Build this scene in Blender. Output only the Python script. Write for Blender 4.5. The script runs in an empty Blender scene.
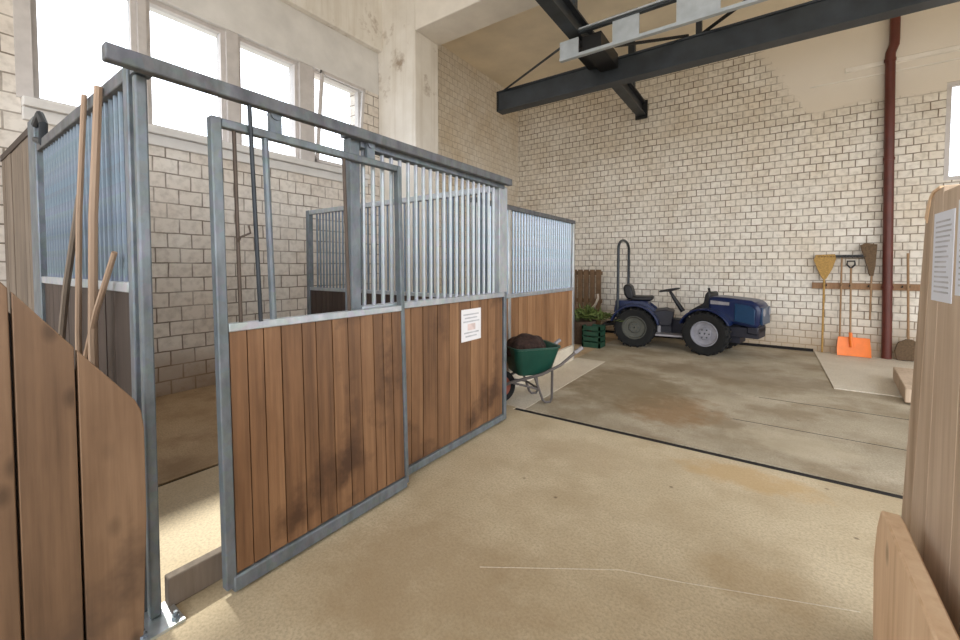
import bpy, bmesh, math, random
from mathutils import Vector, Matrix
random.seed(7)
sc = bpy.context.scene
COL = sc.collection
R = math.radians

# ------------------------------------------------------------------ mesh helpers
class MB:
    def __init__(s): s.bm = bmesh.new()
    def hexa(s, pts):
        v = [s.bm.verts.new(p) for p in pts]
        for f in ((0,3,2,1),(4,5,6,7),(0,1,5,4),(1,2,6,5),(2,3,7,6),(3,0,4,7)):
            s.bm.faces.new([v[i] for i in f])
        return s
    def box(s, x0,x1,y0,y1,z0,z1):
        return s.hexa([(x0,y0,z0),(x1,y0,z0),(x1,y1,z0),(x0,y1,z0),(x0,y0,z1),(x1,y0,z1),(x1,y1,z1),(x0,y1,z1)])
    def obox(s, c, size, rot=(0,0,0)):
        from mathutils import Euler
        m = Matrix.Translation(c) @ Euler(rot).to_matrix().to_4x4()
        a,b,d = (k/2 for k in size)
        return s.hexa([m @ Vector(p) for p in ((-a,-b,-d),(a,-b,-d),(a,b,-d),(-a,b,-d),(-a,-b,d),(a,-b,d),(a,b,d),(-a,b,d))])
    def prism(s, poly, axis, a, b):
        def P(u,v,t): return {'x':(t,u,v),'y':(u,t,v),'z':(u,v,t)}[axis]
        A=[s.bm.verts.new(P(u,v,a)) for u,v in poly]; B=[s.bm.verts.new(P(u,v,b)) for u,v in poly]
        n=len(poly)
        s.bm.faces.new(A); s.bm.faces.new(list(reversed(B)))
        for i in range(n): s.bm.faces.new((A[i],B[i],B[(i+1)%n],A[(i+1)%n]))
        return s
    def tube(s, pts, r, n=10, closed=False):
        pts=[Vector(p) for p in pts]; rs = r if isinstance(r,(list,tuple)) else [r]*len(pts)
        rings=[]; prev=None
        for i,p in enumerate(pts):
            if closed: t=(pts[(i+1)%len(pts)]-pts[i-1])
            else: t=(pts[min(i+1,len(pts)-1)]-pts[max(i-1,0)])
            t.normalize()
            if prev is None:
                u=t.orthogonal().normalized()
            else:
                u=(prev-t*prev.dot(t)).normalized()
            prev=u; w=t.cross(u)
            rings.append([s.bm.verts.new(p+(u*math.cos(2*math.pi*k/n)+w*math.sin(2*math.pi*k/n))*rs[i]) for k in range(n)])
        m=len(rings)
        for i in range(m if closed else m-1):
            a,b=rings[i],rings[(i+1)%m]
            for k in range(n): s.bm.faces.new((a[k],a[(k+1)%n],b[(k+1)%n],b[k]))
        if not closed:
            s.bm.faces.new(list(reversed(rings[0]))); s.bm.faces.new(rings[-1])
        return s
    def lathe(s, prof, o, axis='y', n=32):
        # prof: list of (radius, height along axis); closed loop profile
        o=Vector(o); rings=[]
        for k in range(n):
            c,d=math.cos(2*math.pi*k/n),math.sin(2*math.pi*k/n)
            ring=[]
            for r,h in prof:
                p={'y':(r*c,h,r*d),'x':(h,r*c,r*d),'z':(r*c,r*d,h)}[axis]
                ring.append(s.bm.verts.new(o+Vector(p)))
            rings.append(ring)
        m=len(prof)
        for k in range(n):
            a,b=rings[k],rings[(k+1)%n]
            for i in range(m): s.bm.faces.new((a[i],a[(i+1)%m],b[(i+1)%m],b[i]))
        return s
    def build(s, name, mat, parent=None, off=(0,0,0), bevel=0, angle=35):
        bm=s.bm
        bmesh.ops.recalc_face_normals(bm, faces=bm.faces[:])
        for f in bm.faces: f.smooth=True
        for e in bm.edges:
            if len(e.link_faces)==2 and e.calc_face_angle(0)>R(angle): e.smooth=False
        me=bpy.data.meshes.new(name)
        if any(off): bm.transform(Matrix.Translation(-Vector(off)))
        bm.to_mesh(me); bm.free()
        mats = mat if isinstance(mat,(list,tuple)) else [mat]
        for m_ in mats: me.materials.append(m_)
        o=bpy.data.objects.new(name, me); COL.objects.link(o)
        if parent: o.parent=parent
        if bevel:
            b=o.modifiers.new('bevel','BEVEL'); b.width=bevel; b.segments=2; b.limit_method='ANGLE'; b.angle_limit=R(40)
        return o

def tag(o, label=None, cat=None, group=None, kind=None):
    if label: o['label']=label
    if cat: o['category']=cat
    if group: o['group']=group
    if kind: o['kind']=kind
    return o
def empty(name, loc, rz=0, label=None, cat=None, group=None, kind=None):
    o=bpy.data.objects.new(name,None); COL.objects.link(o); o.location=loc; o.rotation_euler=(0,0,rz)
    o.empty_display_size=.1
    return tag(o,label,cat,group,kind)

# ------------------------------------------------------------------ material helpers
class NT:
    def __init__(s, name):
        s.m=bpy.data.materials.new(name); s.m.use_nodes=True
        s.t=s.m.node_tree; s.b=s.t.nodes['Principled BSDF']; s.out=s.t.nodes['Material Output']
    def n(s, ty, **kw):
        x=s.t.nodes.new('ShaderNode'+ty)
        for k,v in kw.items():
            if k in x.inputs.keys() and not hasattr(x,k): x.inputs[k].default_value=v
            else:
                try: setattr(x,k,v)
                except Exception: x.inputs[k].default_value=v
        return x
    def l(s,a,b): s.t.links.new(a,b)
    def coord(s, out='Object', scale=(1,1,1)):
        c=s.n('TexCoord'); mp=s.n('Mapping'); mp.inputs['Scale'].default_value=scale
        s.l(c.outputs[out],mp.inputs['Vector']); return mp.outputs['Vector']
    def noise(s, vec, scale, detail=4, rough=.55):
        x=s.n('TexNoise'); x.inputs['Scale'].default_value=scale; x.inputs['Detail'].default_value=detail; x.inputs['Roughness'].default_value=rough
        if vec: s.l(vec,x.inputs['Vector'])
        return x.outputs['Fac']
    def ramp(s, fac, stops):
        r=s.n('ValToRGB'); e=r.color_ramp.elements
        while len(e)<len(stops): e.new(.5)
        for k,(p,c) in enumerate(stops):
            e[k].position=p; e[k].color=(*c,1) if len(c)==3 else c
        s.l(fac,r.inputs['Fac']); return r.outputs['Color']
    def mix(s, fac, a, b, mode='MIX'):
        x=s.n('Mix'); x.data_type='RGBA'; x.blend_type=mode
        for inp,v in ((x.inputs[0],fac),(x.inputs[6],a),(x.inputs[7],b)):
            if hasattr(v,'links') : s.l(v,inp)
            elif isinstance(v,(int,float)): inp.default_value=v
            else: inp.default_value=(*v,1) if len(v)==3 else v
        return x.outputs[2]
    def math(s, op, a, b=None, clamp=False):
        x=s.n('Math'); x.operation=op; x.use_clamp=clamp
        for i,v in enumerate((a,b)):
            if v is None: continue
            if hasattr(v,'links'): s.l(v,x.inputs[i])
            else: x.inputs[i].default_value=v
        return x.outputs[0]
    def sep(s, vec):
        x=s.n('SeparateXYZ'); s.l(vec,x.inputs[0]); return x.outputs
    def bump(s, h, strength=.3, dist=.01):
        x=s.n('Bump'); x.inputs['Strength'].default_value=strength; x.inputs['Distance'].default_value=dist
        s.l(h,x.inputs['Height']); s.l(x.outputs[0],s.b.inputs['Normal'])
    def done(s, col, rough=.6, metal=0.):
        if hasattr(col,'links'): s.l(col,s.b.inputs['Base Color'])
        else: s.b.inputs['Base Color'].default_value=(*col,1)
        if hasattr(rough,'links'): s.l(rough,s.b.inputs['Roughness'])
        else: s.b.inputs['Roughness'].default_value=rough
        s.b.inputs['Metallic'].default_value=metal
        return s.m

def plain(name, col, rough=.5, metal=0., var=.18, scale=9, bump=0.):
    t=NT(name); v=t.coord()
    f=t.noise(v,scale,5)
    a=tuple(c*(1-var) for c in col); b=tuple(min(1,c*(1+var)) for c in col)
    if bump: t.bump(f,bump,.01)
    return t.done(t.ramp(f,[(.3,a),(.7,b)]),rough,metal)

def wood(name, dark, mid, light, rough=.6, knots=True, gscale=1., spread=.45, patch=None):
    t=NT(name); c=t.n('TexCoord')
    g=t.n('NewGeometry'); rnd=g.outputs['Random Per Island']
    add=t.n('VectorMath'); add.operation='ADD'
    comb=t.n('CombineXYZ'); t.l(t.math('MULTIPLY',rnd,31.),comb.inputs[0]); t.l(t.math('MULTIPLY',rnd,17.),comb.inputs[2])
    t.l(c.outputs['Object'],add.inputs[0]); t.l(comb.outputs[0],add.inputs[1])
    mp=t.n('Mapping'); mp.inputs['Scale'].default_value=(26*gscale,26*gscale,1.1*gscale); t.l(add.outputs[0],mp.inputs['Vector'])
    f1=t.noise(mp.outputs[0],1.,6,.65)
    mp2=t.n('Mapping'); mp2.inputs['Scale'].default_value=(3,3,1.2); t.l(add.outputs[0],mp2.inputs['Vector'])
    f2=t.noise(mp2.outputs[0],1.3,4)
    fac=t.math('ADD',t.math('MULTIPLY',f1,.6),t.math('MULTIPLY',f2,.4))
    fac=t.math('ADD',fac,t.math('MULTIPLY',t.math('SUBTRACT',rnd,.5),spread*.35))
    col=t.ramp(fac,[(.28,dark),(.5,mid),(.72,light)])
    if knots:
        q=t.sep(add.outputs[0]); cq=t.n('CombineXYZ'); t.l(t.math('MULTIPLY',t.math('ADD',q[1],t.math('MULTIPLY',rnd,5.3)),5.2),cq.inputs[0]); t.l(t.math('MULTIPLY',q[2],2.9),cq.inputs[1])
        vo=t.n('TexVoronoi'); vo.voronoi_dimensions='2D'; vo.inputs['Scale'].default_value=1.; t.l(cq.outputs[0],vo.inputs['Vector'])
        k=t.ramp(vo.outputs['Distance'],[(.04,(1,1,1)),(.14,(0,0,0))])
        sepc=t.sep(vo.outputs['Color']); pick=t.math('MULTIPLY',t.math('SUBTRACT',sepc[0],.45),4.,True)
        col=t.mix(t.math('MULTIPLY',t.math('MULTIPLY',k,pick),.7),col,tuple(x*.55 for x in dark))
    if patch:   # dirt stains with their own shape
        f3=t.noise(c.outputs['Object'],2.3,5,.6)
        col=t.mix(t.ramp(f3,[(.53,(0,0,0)),(.68,(1,1,1))]),col,patch)
    t.bump(f1,.25,.004)
    return t.done(col,rough)

def brick(name, axis, bw, bh, paint_a, paint_b, mortar, dirt=(.33,.24,.15), msize=.007, dirt_top=.5, plaster=None, grime=.0, soft=.15, blotch=None):
    t=NT(name); c=t.n('TexCoord'); xyz=t.sep(c.outputs['Object'])
    cm=t.n('CombineXYZ'); t.l(xyz[0 if axis=='x' else 1],cm.inputs[0]); t.l(xyz[2],cm.inputs[1])
    wob=t.n('TexNoise'); wob.inputs['Scale'].default_value=3.2; wob.inputs['Detail'].default_value=3; t.l(c.outputs['Object'],wob.inputs['Vector'])
    wv=t.n('VectorMath'); wv.operation='MULTIPLY_ADD'
    t.l(wob.outputs['Color'],wv.inputs[0]); wv.inputs[1].default_value=(.022,.022,0); t.l(cm.outputs[0],wv.inputs[2])
    b=t.n('TexBrick'); t.l(wv.outputs[0],b.inputs['Vector'])
    b.inputs['Scale'].default_value=1; b.inputs['Brick Width'].default_value=bw; b.inputs['Row Height'].default_value=bh
    b.inputs['Mortar Size'].default_value=msize; b.inputs['Mortar Smooth'].default_value=soft; b.inputs['Bias'].default_value=0
    b.inputs['Color1'].default_value=(*paint_a,1); b.inputs['Color2'].default_value=(*paint_b,1); b.inputs['Mortar'].default_value=(*mortar,1)
    b.offset=.5; b.squash=1
    f=t.noise(c.outputs['Object'],1.1,5)
    f9=t.noise(c.outputs['Object'],14,4)
    col=b.outputs['Color']
    # mortar partly painted over, patchy
    thin=t.ramp(t.noise(c.outputs['Object'],2.6,5),[(.38,(0,0,0)),(.66,(1,1,1))])
    col=t.mix(t.math('MULTIPLY',thin,.55),col,t.mix(.5,paint_a,paint_b))
    col=t.mix(t.ramp(f9,[(.45,(0,0,0)),(.75,(.35,.35,.35))]),col,mortar)
    if blotch:
        col=t.mix(t.math('MULTIPLY',t.ramp(f,[(.42,(0,0,0)),(.68,(1,1,1))]),.8),col,blotch,'MULTIPLY')
    h=t.math('SUBTRACT',1.,b.outputs['Fac'])
    if dirt_top:
        z=t.math('ADD',xyz[2],t.math('MULTIPLY',t.math('SUBTRACT',f9,.5),.5))
        z=t.math('ADD',z,t.math('MULTIPLY',t.math('SUBTRACT',f,.5),1.2))
        d=t.math('SUBTRACT',1.,t.math('DIVIDE',z,dirt_top),True)
        col=t.mix(t.math('MULTIPLY',d,.8),col,dirt)
    if plaster:
        x0,z0,pc=plaster
        fx=t.math('ADD',xyz[0],t.math('MULTIPLY',t.math('SUBTRACT',f9,.5),.35))
        fz=t.math('ADD',xyz[2],t.math('MULTIPLY',t.math('SUBTRACT',f,.5),.35))
        # plastered where z>z0 and right of a slanting edge
        sx=t.math('ADD',fx,t.math('MULTIPLY',t.math('SUBTRACT',fz,z0),.55))
        m=t.math('MULTIPLY',t.math('MULTIPLY',t.math('SUBTRACT',fz,z0),14.,True),t.math('MULTIPLY',t.math('SUBTRACT',sx,x0),6.,True))
        pcol=t.mix(f,tuple(k*.9 for k in pc),tuple(min(1,k*1.08) for k in pc))
        col=t.mix(m,col,pcol)
        h=t.math('MULTIPLY',h,t.math('SUBTRACT',1.,m))
    t.bump(h,.55,.012)
    return t.done(col,.85)

def concrete(name, a, b, stain=None, stain_amt=.6, spots=True, sc_=1.2, blobs=(), rough=.75):
    t=NT(name); v=t.coord()
    f=t.noise(v,sc_,7,.6); f2=t.noise(v,70,4,.7); f3=t.noise(v,.55,4)
    col=t.ramp(f,[(.3,a),(.7,b)])
    col=t.mix(t.ramp(f2,[(.42,(0,0,0)),(.68,(.55,.55,.55))]),col,tuple(k*.55 for k in a))
    if stain:
        st=t.noise(v,1.5,6,.62)
        col=t.mix(t.math('MULTIPLY',t.ramp(st,[(.47,(0,0,0)),(.62,(1,1,1))]),stain_amt),col,stain)
    xyz=t.sep(v)
    for (bx,by,rx,ry,bc,amt) in blobs:
        dx=t.math('DIVIDE',t.math('SUBTRACT',xyz[0],bx),rx); dy=t.math('DIVIDE',t.math('SUBTRACT',xyz[1],by),ry)
        d=t.math('ADD',t.math('MULTIPLY',dx,dx),t.math('MULTIPLY',dy,dy))
        d=t.math('ADD',d,t.math('MULTIPLY',t.math('SUBTRACT',t.noise(v,5.,6,.7),.5),2.6))
        m=t.ramp(d,[(.25,(1,1,1)),(1.,(0,0,0))])
        col=t.mix(t.math('MULTIPLY',m,amt),col,bc)
    if spots:
        vo=t.n('TexVoronoi'); vo.inputs['Scale'].default_value=3.1; t.l(v,vo.inputs['Vector'])
        col=t.mix(t.math('MULTIPLY',t.ramp(vo.outputs['Distance'],[(.02,(1,1,1)),(.05,(0,0,0))]),.7),col,(.12,.08,.045))
    t.bump(t.math('ADD',f2,t.math('MULTIPLY',f,2.)),.25,.006)
    return t.done(col,rough)

def galv(name, a, b, rough=.42, metal=.75):
    t=NT(name); v=t.coord(scale=(6,6,2.5)); f=t.noise(v,2.2,5,.6)
    vo=t.n('TexVoronoi'); vo.inputs['Scale'].default_value=28; t.l(t.coord(),vo.inputs['Vector'])
    col=t.mix(.22,t.ramp(f,[(.3,a),(.7,b)]),vo.outputs['Color'],'OVERLAY')
    bw=t.n('RGBToBW'); t.l(col,bw.inputs[0])
    col=t.mix(.75,col,t.ramp(f,[(.3,a),(.7,b)]))
    return t.done(col,rough,metal)

M={}
M['brick_far']=brick('far_brick','x',.168,.126,(.71,.66,.585),(.84,.80,.735),(.20,.155,.11),dirt=(.42,.30,.18),dirt_top=.7,plaster=(.42,4.1,(.76,.70,.62)),msize=.0085,soft=.3,blotch=(.93,.88,.81))
M['brick_stall']=brick('stall_brick','y',.245,.172,(.72,.675,.625),(.80,.76,.71),(.19,.155,.125),dirt=(.30,.20,.12),dirt_top=.55,msize=.008,blotch=(.90,.85,.80))
M['brick_deep']=brick('deep_brick','y',.168,.126,(.72,.66,.57),(.80,.75,.67),(.40,.34,.27),dirt_top=.5,msize=.005,blotch=(.86,.78,.66))
M['plaster']=plain('white_plaster',(.80,.76,.70),.85,var=.09,scale=2.2,bump=.15)
def old_plaster():
    t=NT('stained_white_plaster'); v=t.coord(); f=t.noise(v,2.2,5); g=t.noise(v,1.3,7,.65)
    col=t.ramp(f,[(.3,(.74,.70,.64)),(.7,(.86,.83,.78))])
    col=t.mix(t.ramp(g,[(.60,(0,0,0)),(.70,(.85,.85,.85))]),col,(.30,.22,.15))
    st=t.n('Mapping'); st.inputs['Scale'].default_value=(9,9,.5); t.l(v,st.inputs['Vector'])
    col=t.mix(t.ramp(t.noise(st.outputs[0],1.,4),[(.5,(0,0,0)),(.75,(.4,.4,.4))]),col,(.50,.43,.34))
    t.bump(g,.3,.01); return t.done(col,.85)
M['plaster_old']=old_plaster()
M['lintel']=plain('grey_white_plaster',(.70,.69,.68),.85,var=.10,scale=2.5,bump=.15)
M['ceiling']=plain('tan_ceiling',(.80,.71,.56),.85,var=.10,scale=1.6)
M['floor_near']=concrete('worn_tan_concrete',(.50,.405,.265),(.70,.60,.43),stain=(.39,.295,.175),stain_amt=.5,sc_=1.1,
    blobs=[(-1.35,1.45,.65,.5,(.36,.26,.15),.5),(-.1,3.42,.5,.2,(.50,.33,.15),.65),(.0,2.3,.35,.2,(.36,.24,.11),.35),(-1.2,3.1,.5,.3,(.42,.32,.2),.4)])
M['floor_rear']=concrete('stained_brown_concrete',(.33,.275,.19),(.57,.50,.385),stain=(.22,.16,.09),stain_amt=.6,sc_=1.4,
    blobs=[(-.85,4.65,.55,.6,(.27,.155,.065),.75),(-1.4,5.2,.8,1.0,(.21,.16,.09),.7),(-.3,6.6,1.6,.5,(.22,.17,.11),.5),(.2,4.3,.5,.35,(.52,.45,.33),.5)])
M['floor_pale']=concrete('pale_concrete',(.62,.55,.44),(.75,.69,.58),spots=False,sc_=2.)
M['floor_stall']=concrete('stall_concrete',(.66,.54,.37),(.80,.69,.50),stain=(.52,.40,.25),stain_amt=.5)
M['floor_dirt']=concrete('muddy_stall_floor',(.44,.31,.18),(.62,.46,.30),stain=(.28,.18,.10),stain_amt=.7)
M['gap']=plain('dark_joint_dirt',(.012,.009,.008),.9)
M['wood_stall']=wood('brown_stall_boards',(.092,.043,.019),(.215,.108,.050),(.35,.195,.098),.5,knots=False,patch=(.075,.034,.016))
M['wood_far']=wood('honey_stall_boards',(.15,.07,.03),(.30,.155,.072),(.44,.25,.13),.5,knots=False)
M['wood_near']=wood('reddish_knotty_boards',(.10,.056,.031),(.19,.112,.064),(.30,.19,.115),.55,gscale=.7,patch=(.11,.065,.04))
M['wood_grey']=wood('weathered_grey_brown_boards',(.30,.21,.14),(.50,.38,.275),(.66,.53,.41),.7,knots=False)
M['wood_tan']=wood('tan_raw_boards',(.56,.36,.20),(.76,.54,.35),(.86,.66,.46),.7)
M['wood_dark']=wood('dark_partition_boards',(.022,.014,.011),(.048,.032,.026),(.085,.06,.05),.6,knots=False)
M['wood_lath']=wood('tan_wood_sticks',(.27,.175,.115),(.40,.275,.19),(.50,.37,.27),.6,knots=False)
M['wood_hall']=wood('grey_brown_screen_boards',(.11,.085,.065),(.19,.15,.115),(.27,.22,.18),.7,knots=False)
M['wood_rack']=wood('orange_brown_plank',(.15,.075,.035),(.27,.15,.075),(.38,.23,.13),.7,knots=False)
M['galv']=galv('galvanised_steel',(.115,.135,.15),(.215,.245,.27),.55,.4)
M['galv_dark']=galv('dull_galvanised_steel',(.12,.145,.17),(.24,.275,.31),.5,.5)
M['galv_bright']=galv('bright_galvanised_steel',(.52,.56,.60),(.74,.78,.82),.32,.85)
M['galv_pale']=galv('pale_galvanised_bars',(.36,.40,.44),(.52,.56,.60),.45,.5)
M['galv_sky_tint']=galv('sky_tinted_galvanised_bars',(.40,.50,.62),(.56,.66,.78),.4,.5)  # window reflection painted into the bar colour as a blue tint
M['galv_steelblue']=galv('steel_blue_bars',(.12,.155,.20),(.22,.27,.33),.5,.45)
M['track']=galv('rusty_track_steel',(.085,.09,.10),(.18,.19,.205),.6,.3)
M['steel_dark']=plain('dark_blue_grey_steel',(.030,.037,.046),.45,.2,var=.3,scale=4)
M['steel_black']=plain('greasy_black_steel',(.012,.012,.013),.5,.2)
M['steel_light']=plain('light_grey_painted_steel',(.38,.42,.46),.5,.1,var=.12)
M['rust_rod']=plain('thin_rusty_steel',(.10,.075,.06),.6,.3)
M['pipe']=plain('oxblood_pipe_paint',(.105,.022,.014),.45,var=.2,scale=5)
M['frame_lilac']=plain('window_frame_paint',(.56,.53,.52),.6,var=.08)
M['paper']=plain('white_paper',(.84,.84,.88),.6,var=.02)
M['paper_blue']=plain('bluish_white_paper',(.78,.82,.92),.5,var=.02)
M['ink']=plain('grey_ink',(.52,.53,.58),.7)
M['ink_red']=plain('faded_red_ink',(.70,.58,.57),.7)
M['tractor_blue']=plain('blue_tractor_paint',(.004,.013,.062),.30,var=.12)
M['tractor_teal']=plain('teal_blue_panel_paint',(.007,.040,.10),.30,var=.12)
M['tractor_dark']=plain('black_tractor_plastic',(.006,.006,.009),.5)
M['chassis']=plain('dark_tractor_chassis',(.012,.012,.022),.55)
M['rubber']=plain('black_tyre_rubber',(.007,.007,.007),.9,var=.3)
M['rim_shaded']=plain('shaded_wheel_rim_paint',(.085,.085,.07),.7)  # darker copy of the rim paint, shade on the rear wheels painted in
M['rim']=plain('grey_wheel_rim_paint',(.30,.30,.34),.45,.15)
M['step']=plain('light_grey_metal_step',(.30,.29,.31),.5,.3)
M['green_tub']=plain('dark_green_plastic',(.005,.055,.038),.38,var=.15)
M['green_crate']=plain('dull_green_plastic',(.014,.060,.034),.5)
M['barrow_steel']=plain('brown_grey_tube_paint',(.12,.105,.10),.5,.3)
M['barrow_rim']=plain('rusty_red_rim',(.28,.08,.05),.6)
M['manure']=plain('dark_manure',(.030,.014,.010),.95,var=.5,scale=30,bump=.6)
M['orange']=plain('orange_plastic',(.86,.19,.012),.4,var=.08)
M['straw']=plain('straw_bristles',(.40,.24,.07),.8,var=.3,scale=40)
M['bristle_dark']=plain('dark_brown_bristles',(.12,.075,.04),.85,var=.3,scale=40)
M['handle']=plain('worn_wooden_handle',(.30,.18,.09),.6,var=.2)
M['leaf']=plain('cut_green_leaves',(.085,.12,.025),.7,var=.5,scale=12)
M['hose']=plain('pale_plastic_hose',(.48,.40,.32),.5)
M['wicker']=plain('brown_wicker',(.075,.045,.028),.8,var=.3,scale=30)
M['cardboard']=plain('brown_pallet_wood',(.16,.095,.05),.8,var=.25,scale=12)

def glass():
    t=NT('window_glass')
    tr=t.n('BsdfTransparent'); gl=t.n('BsdfGlossy'); gl.inputs['Roughness'].default_value=.03
    tr.inputs[0].default_value=(.96,.98,1,1)
    mx=t.n('MixShader'); mx.inputs[0].default_value=.05; t.l(tr.outputs[0],mx.inputs[1]); t.l(gl.outputs[0],mx.inputs[2])
    t.l(mx.outputs[0],t.out.inputs['Surface']); return t.m
M['glass']=glass()

# ------------------------------------------------------------------ setting
XW=-5.7; YF=9.2; YP=5.0
def struct(name, mb, mat, **k):
    o=mb.build(name,mat,**k); o['kind']='structure'; return o

# floor: one object, slabs with open joints over a dark bed
def floor():
    m=MB()
    def slab(mi,*b):
        n0=len(m.bm.faces); m.box(*b); m.bm.faces.ensure_lookup_table()
        for f in m.bm.faces[n0:]: f.material_index=mi
    slab(0,-6.3,7,-5,9.6,-.30,-.010)                       # bed
    slab(1,-2.16,7,-5,3.68,-.05,0)                       # aisle
    slab(2,-2.05,-.3,3.76,YF,-.05,0)
    slab(0,-.25,7,4.68,4.70,-.05,-.002); slab(0,-.05,7,5.63,5.65,-.05,-.002)
    slab(2,-.3,7,3.76,4.680,-.05,0)
    slab(2,-.3,7,4.70,5.630,-.05,-.001)
    slab(2,-.3,7,5.65,YF,-.05,0)
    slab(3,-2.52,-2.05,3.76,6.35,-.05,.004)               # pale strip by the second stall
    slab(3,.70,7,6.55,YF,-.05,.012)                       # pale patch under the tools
    slab(4,-3.355,-2.16,-5,3.45,-.05,0)
    slab(5,-5.75,-3.39,-5,3.45,-.05,0)
    slab(5,-5.75,-2.52,3.45,YF,-.05,0)
    slab(2,-2.52,-2.05,6.35,YF,-.05,0)
    slab(1,-2.52,-2.16,3.45,3.76,-.05,0)
    n0=len(m.bm.faces)
    for (ax,ay),(bx,by) in zip([(-1.143,1.633),(-.566,2.013),(-.309,2.098)],[(-.566,2.013),(-.309,2.098),(.36,2.36)]):
        m.prism([(ax,ay-.002),(bx,by-.002),(bx,by+.002),(ax,ay+.002)],'z',-.02,.0012)
    m.bm.faces.ensure_lookup_table()
    for f in m.bm.faces[n0:]: f.material_index=3
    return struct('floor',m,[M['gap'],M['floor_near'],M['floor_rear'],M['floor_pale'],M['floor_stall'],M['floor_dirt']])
floor()
# window wall
m=MB(); m.box(XW-.35,XW,-5,YP+.6,-.05,3.0); m.box(XW-.35,XW,-5,.80,3.0,6.6); m.box(XW-.35,XW,4.66,YP+.6,3.0,4.52)
struct('wall_left',m,M['brick_stall'])
m=MB(); m.box(XW-.35,XW,.80,YP+.2,4.52,5.24)
struct('trim_1',m,M['lintel'])                                           # lintel band over the windows
m=MB(); m.prism([(XW-.35,5.24),(XW+.10,5.24),(XW+.13,5.30),(XW+.10,6.6),(XW-.35,6.6)],'y',.80,YP+.2)
struct('trim_2',m,M['plaster_old'])
m=MB(); m.box(XW-.35,XW+.09,.72,4.72,2.98,3.065); m.box(XW-.01,XW+.04,.72,4.72,2.86,2.98)
struct('trim_3',m,M['lintel'],bevel=.01)                                  # window sill ledge
m=MB()
m.box(XW-.30,XW+.015,.69,.80,3.06,4.6)
for y0,y1 in ((1.61,1.685),(2.515,2.655),(3.515,3.735)): m.box(XW-.30,XW-.01,y0,y1,3.06,4.52)
struct('trim_4',m,M['frame_lilac'])
def window(name, y0,y1,z0,z1, tilt=0):
    t=.05; x=XW-.10
    m=MB()
    for b in ((y0,y0+t,z0,z1),(y1-t,y1,z0,z1),(y0+t,y1-t,z0,z0+t),(y0+t,y1-t,z1-t,z1)):
        m.box(x-.05,x+.04,*b)
    w=struct(name,m,M['frame_lilac'])
    if tilt:                                                             # sash leaning into the room
        s=MB(); a,b=y0+t,y1-t; c,d=z0+t,z1-t
        for q in ((a,a+.045,c,d),(b-.045,b,c,d),(a,b,c,c+.045),(a,b,d-.045,d)): s.box(-.02,.02,q[0],q[1],q[2]-c,q[3]-c)
        so=s.build('window_sash',M['frame_lilac'],w); so.location=(x+.05,0,c); so.rotation_euler=(0,R(tilt),0)
        p=MB().box(-.004,.004,a+.045,b-.045,.045,d-c-.045).build('pane',M['glass'],so)
    else:
        MB().box(x-.006,x+.002,y0+t,y1-t,z0+t,z1-t).build('pane',M['glass'],w)
    return w
window('window_1',.80,1.61,3.065,4.52)
window('window_2',1.685,2.515,3.065,4.52)
window('window_3',2.655,3.515,3.065,4.52)
window('window_4',3.735,4.66,3.065,4.52,tilt=7)
# pier and header (concrete frame)
m=MB(); m.box(XW,-4.80,YP,YP+.58,-.05,6.6); struct('trim_5',m,M['plaster_old'],bevel=.015)
m=MB(); m.box(-4.80,7,YP,YP+.60,5.36,6.6); struct('trim_6',m,M['plaster'],bevel=.015)
# recessed wall, far wall
m=MB(); m.box(-5.6,-5.26,YP+.58,YF+.3,-.05,5.9); struct('wall_recess',m,M['brick_deep'])
m=MB(); wx0,wx1,wz0,wz1=2.17,3.25,2.80,4.27
m.box(-5.26,wx0,YF,YF+.3,-.05,5.9); m.box(wx1,4.9,YF,YF+.3,-.05,5.9); m.box(wx0,wx1,YF,YF+.3,-.05,wz0); m.box(wx0,wx1,YF,YF+.3,wz1,5.9)
struct('wall_far',m,M['brick_far'])
m=MB(); m.prism([(YF-.03,4.72),(YF+.01,4.70),(YF+.01,4.80),(YF-.03,4.78)],'x',1.0,4.9)
m.prism([(YF-.02,4.58),(YF+.01,4.57),(YF+.01,4.61),(YF-.02,4.60)],'x',.55,4.9)
struct('trim_7',m,M['plaster'])
m=MB(); t=.06
for b in ((wx0,wx0+t,wz0,wz1),(wx1-t,wx1,wz0,wz1),(wx0+t,wx1-t,wz0,wz0+t),(wx0+t,wx1-t,wz1-t,wz1),((wx0+wx1)/2-.03,(wx0+wx1)/2+.03,wz0+t,wz1-t)):
    m.box(b[0],b[1],YF+.02,YF+.10,b[2],b[3])
w5=struct('window_5',m,M['frame_lilac'])
MB().box(wx0+t,wx1-t,YF+.055,YF+.063,wz0+t,wz1-t).build('pane',M['glass'],w5)
# right wall with a wide open gateway (outside the frame; daylight comes through it)
m=MB(); m.box(4.6,4.9,7.4,YF,-.05,5.9); m.box(4.6,4.9,-5,7.4,4.6,6.7)
struct('wall_right',m,M['plaster'])
# ceilings
m=MB(); m.box(-5.6,4.9,YP+.6,YF+.3,5.78,5.95); struct('ceiling',m,M['ceiling'])
m=MB(); m.box(-6.05,4.9,-5,YP+.6,6.6,6.8); o=struct('ceiling',m,M['lintel'])
# skirting joint along the far wall
m=MB(); m.box(-5.26,.69,YF-.012,YF+.01,0,.05); struct('baseboard_far',m,M['gap'])

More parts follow.
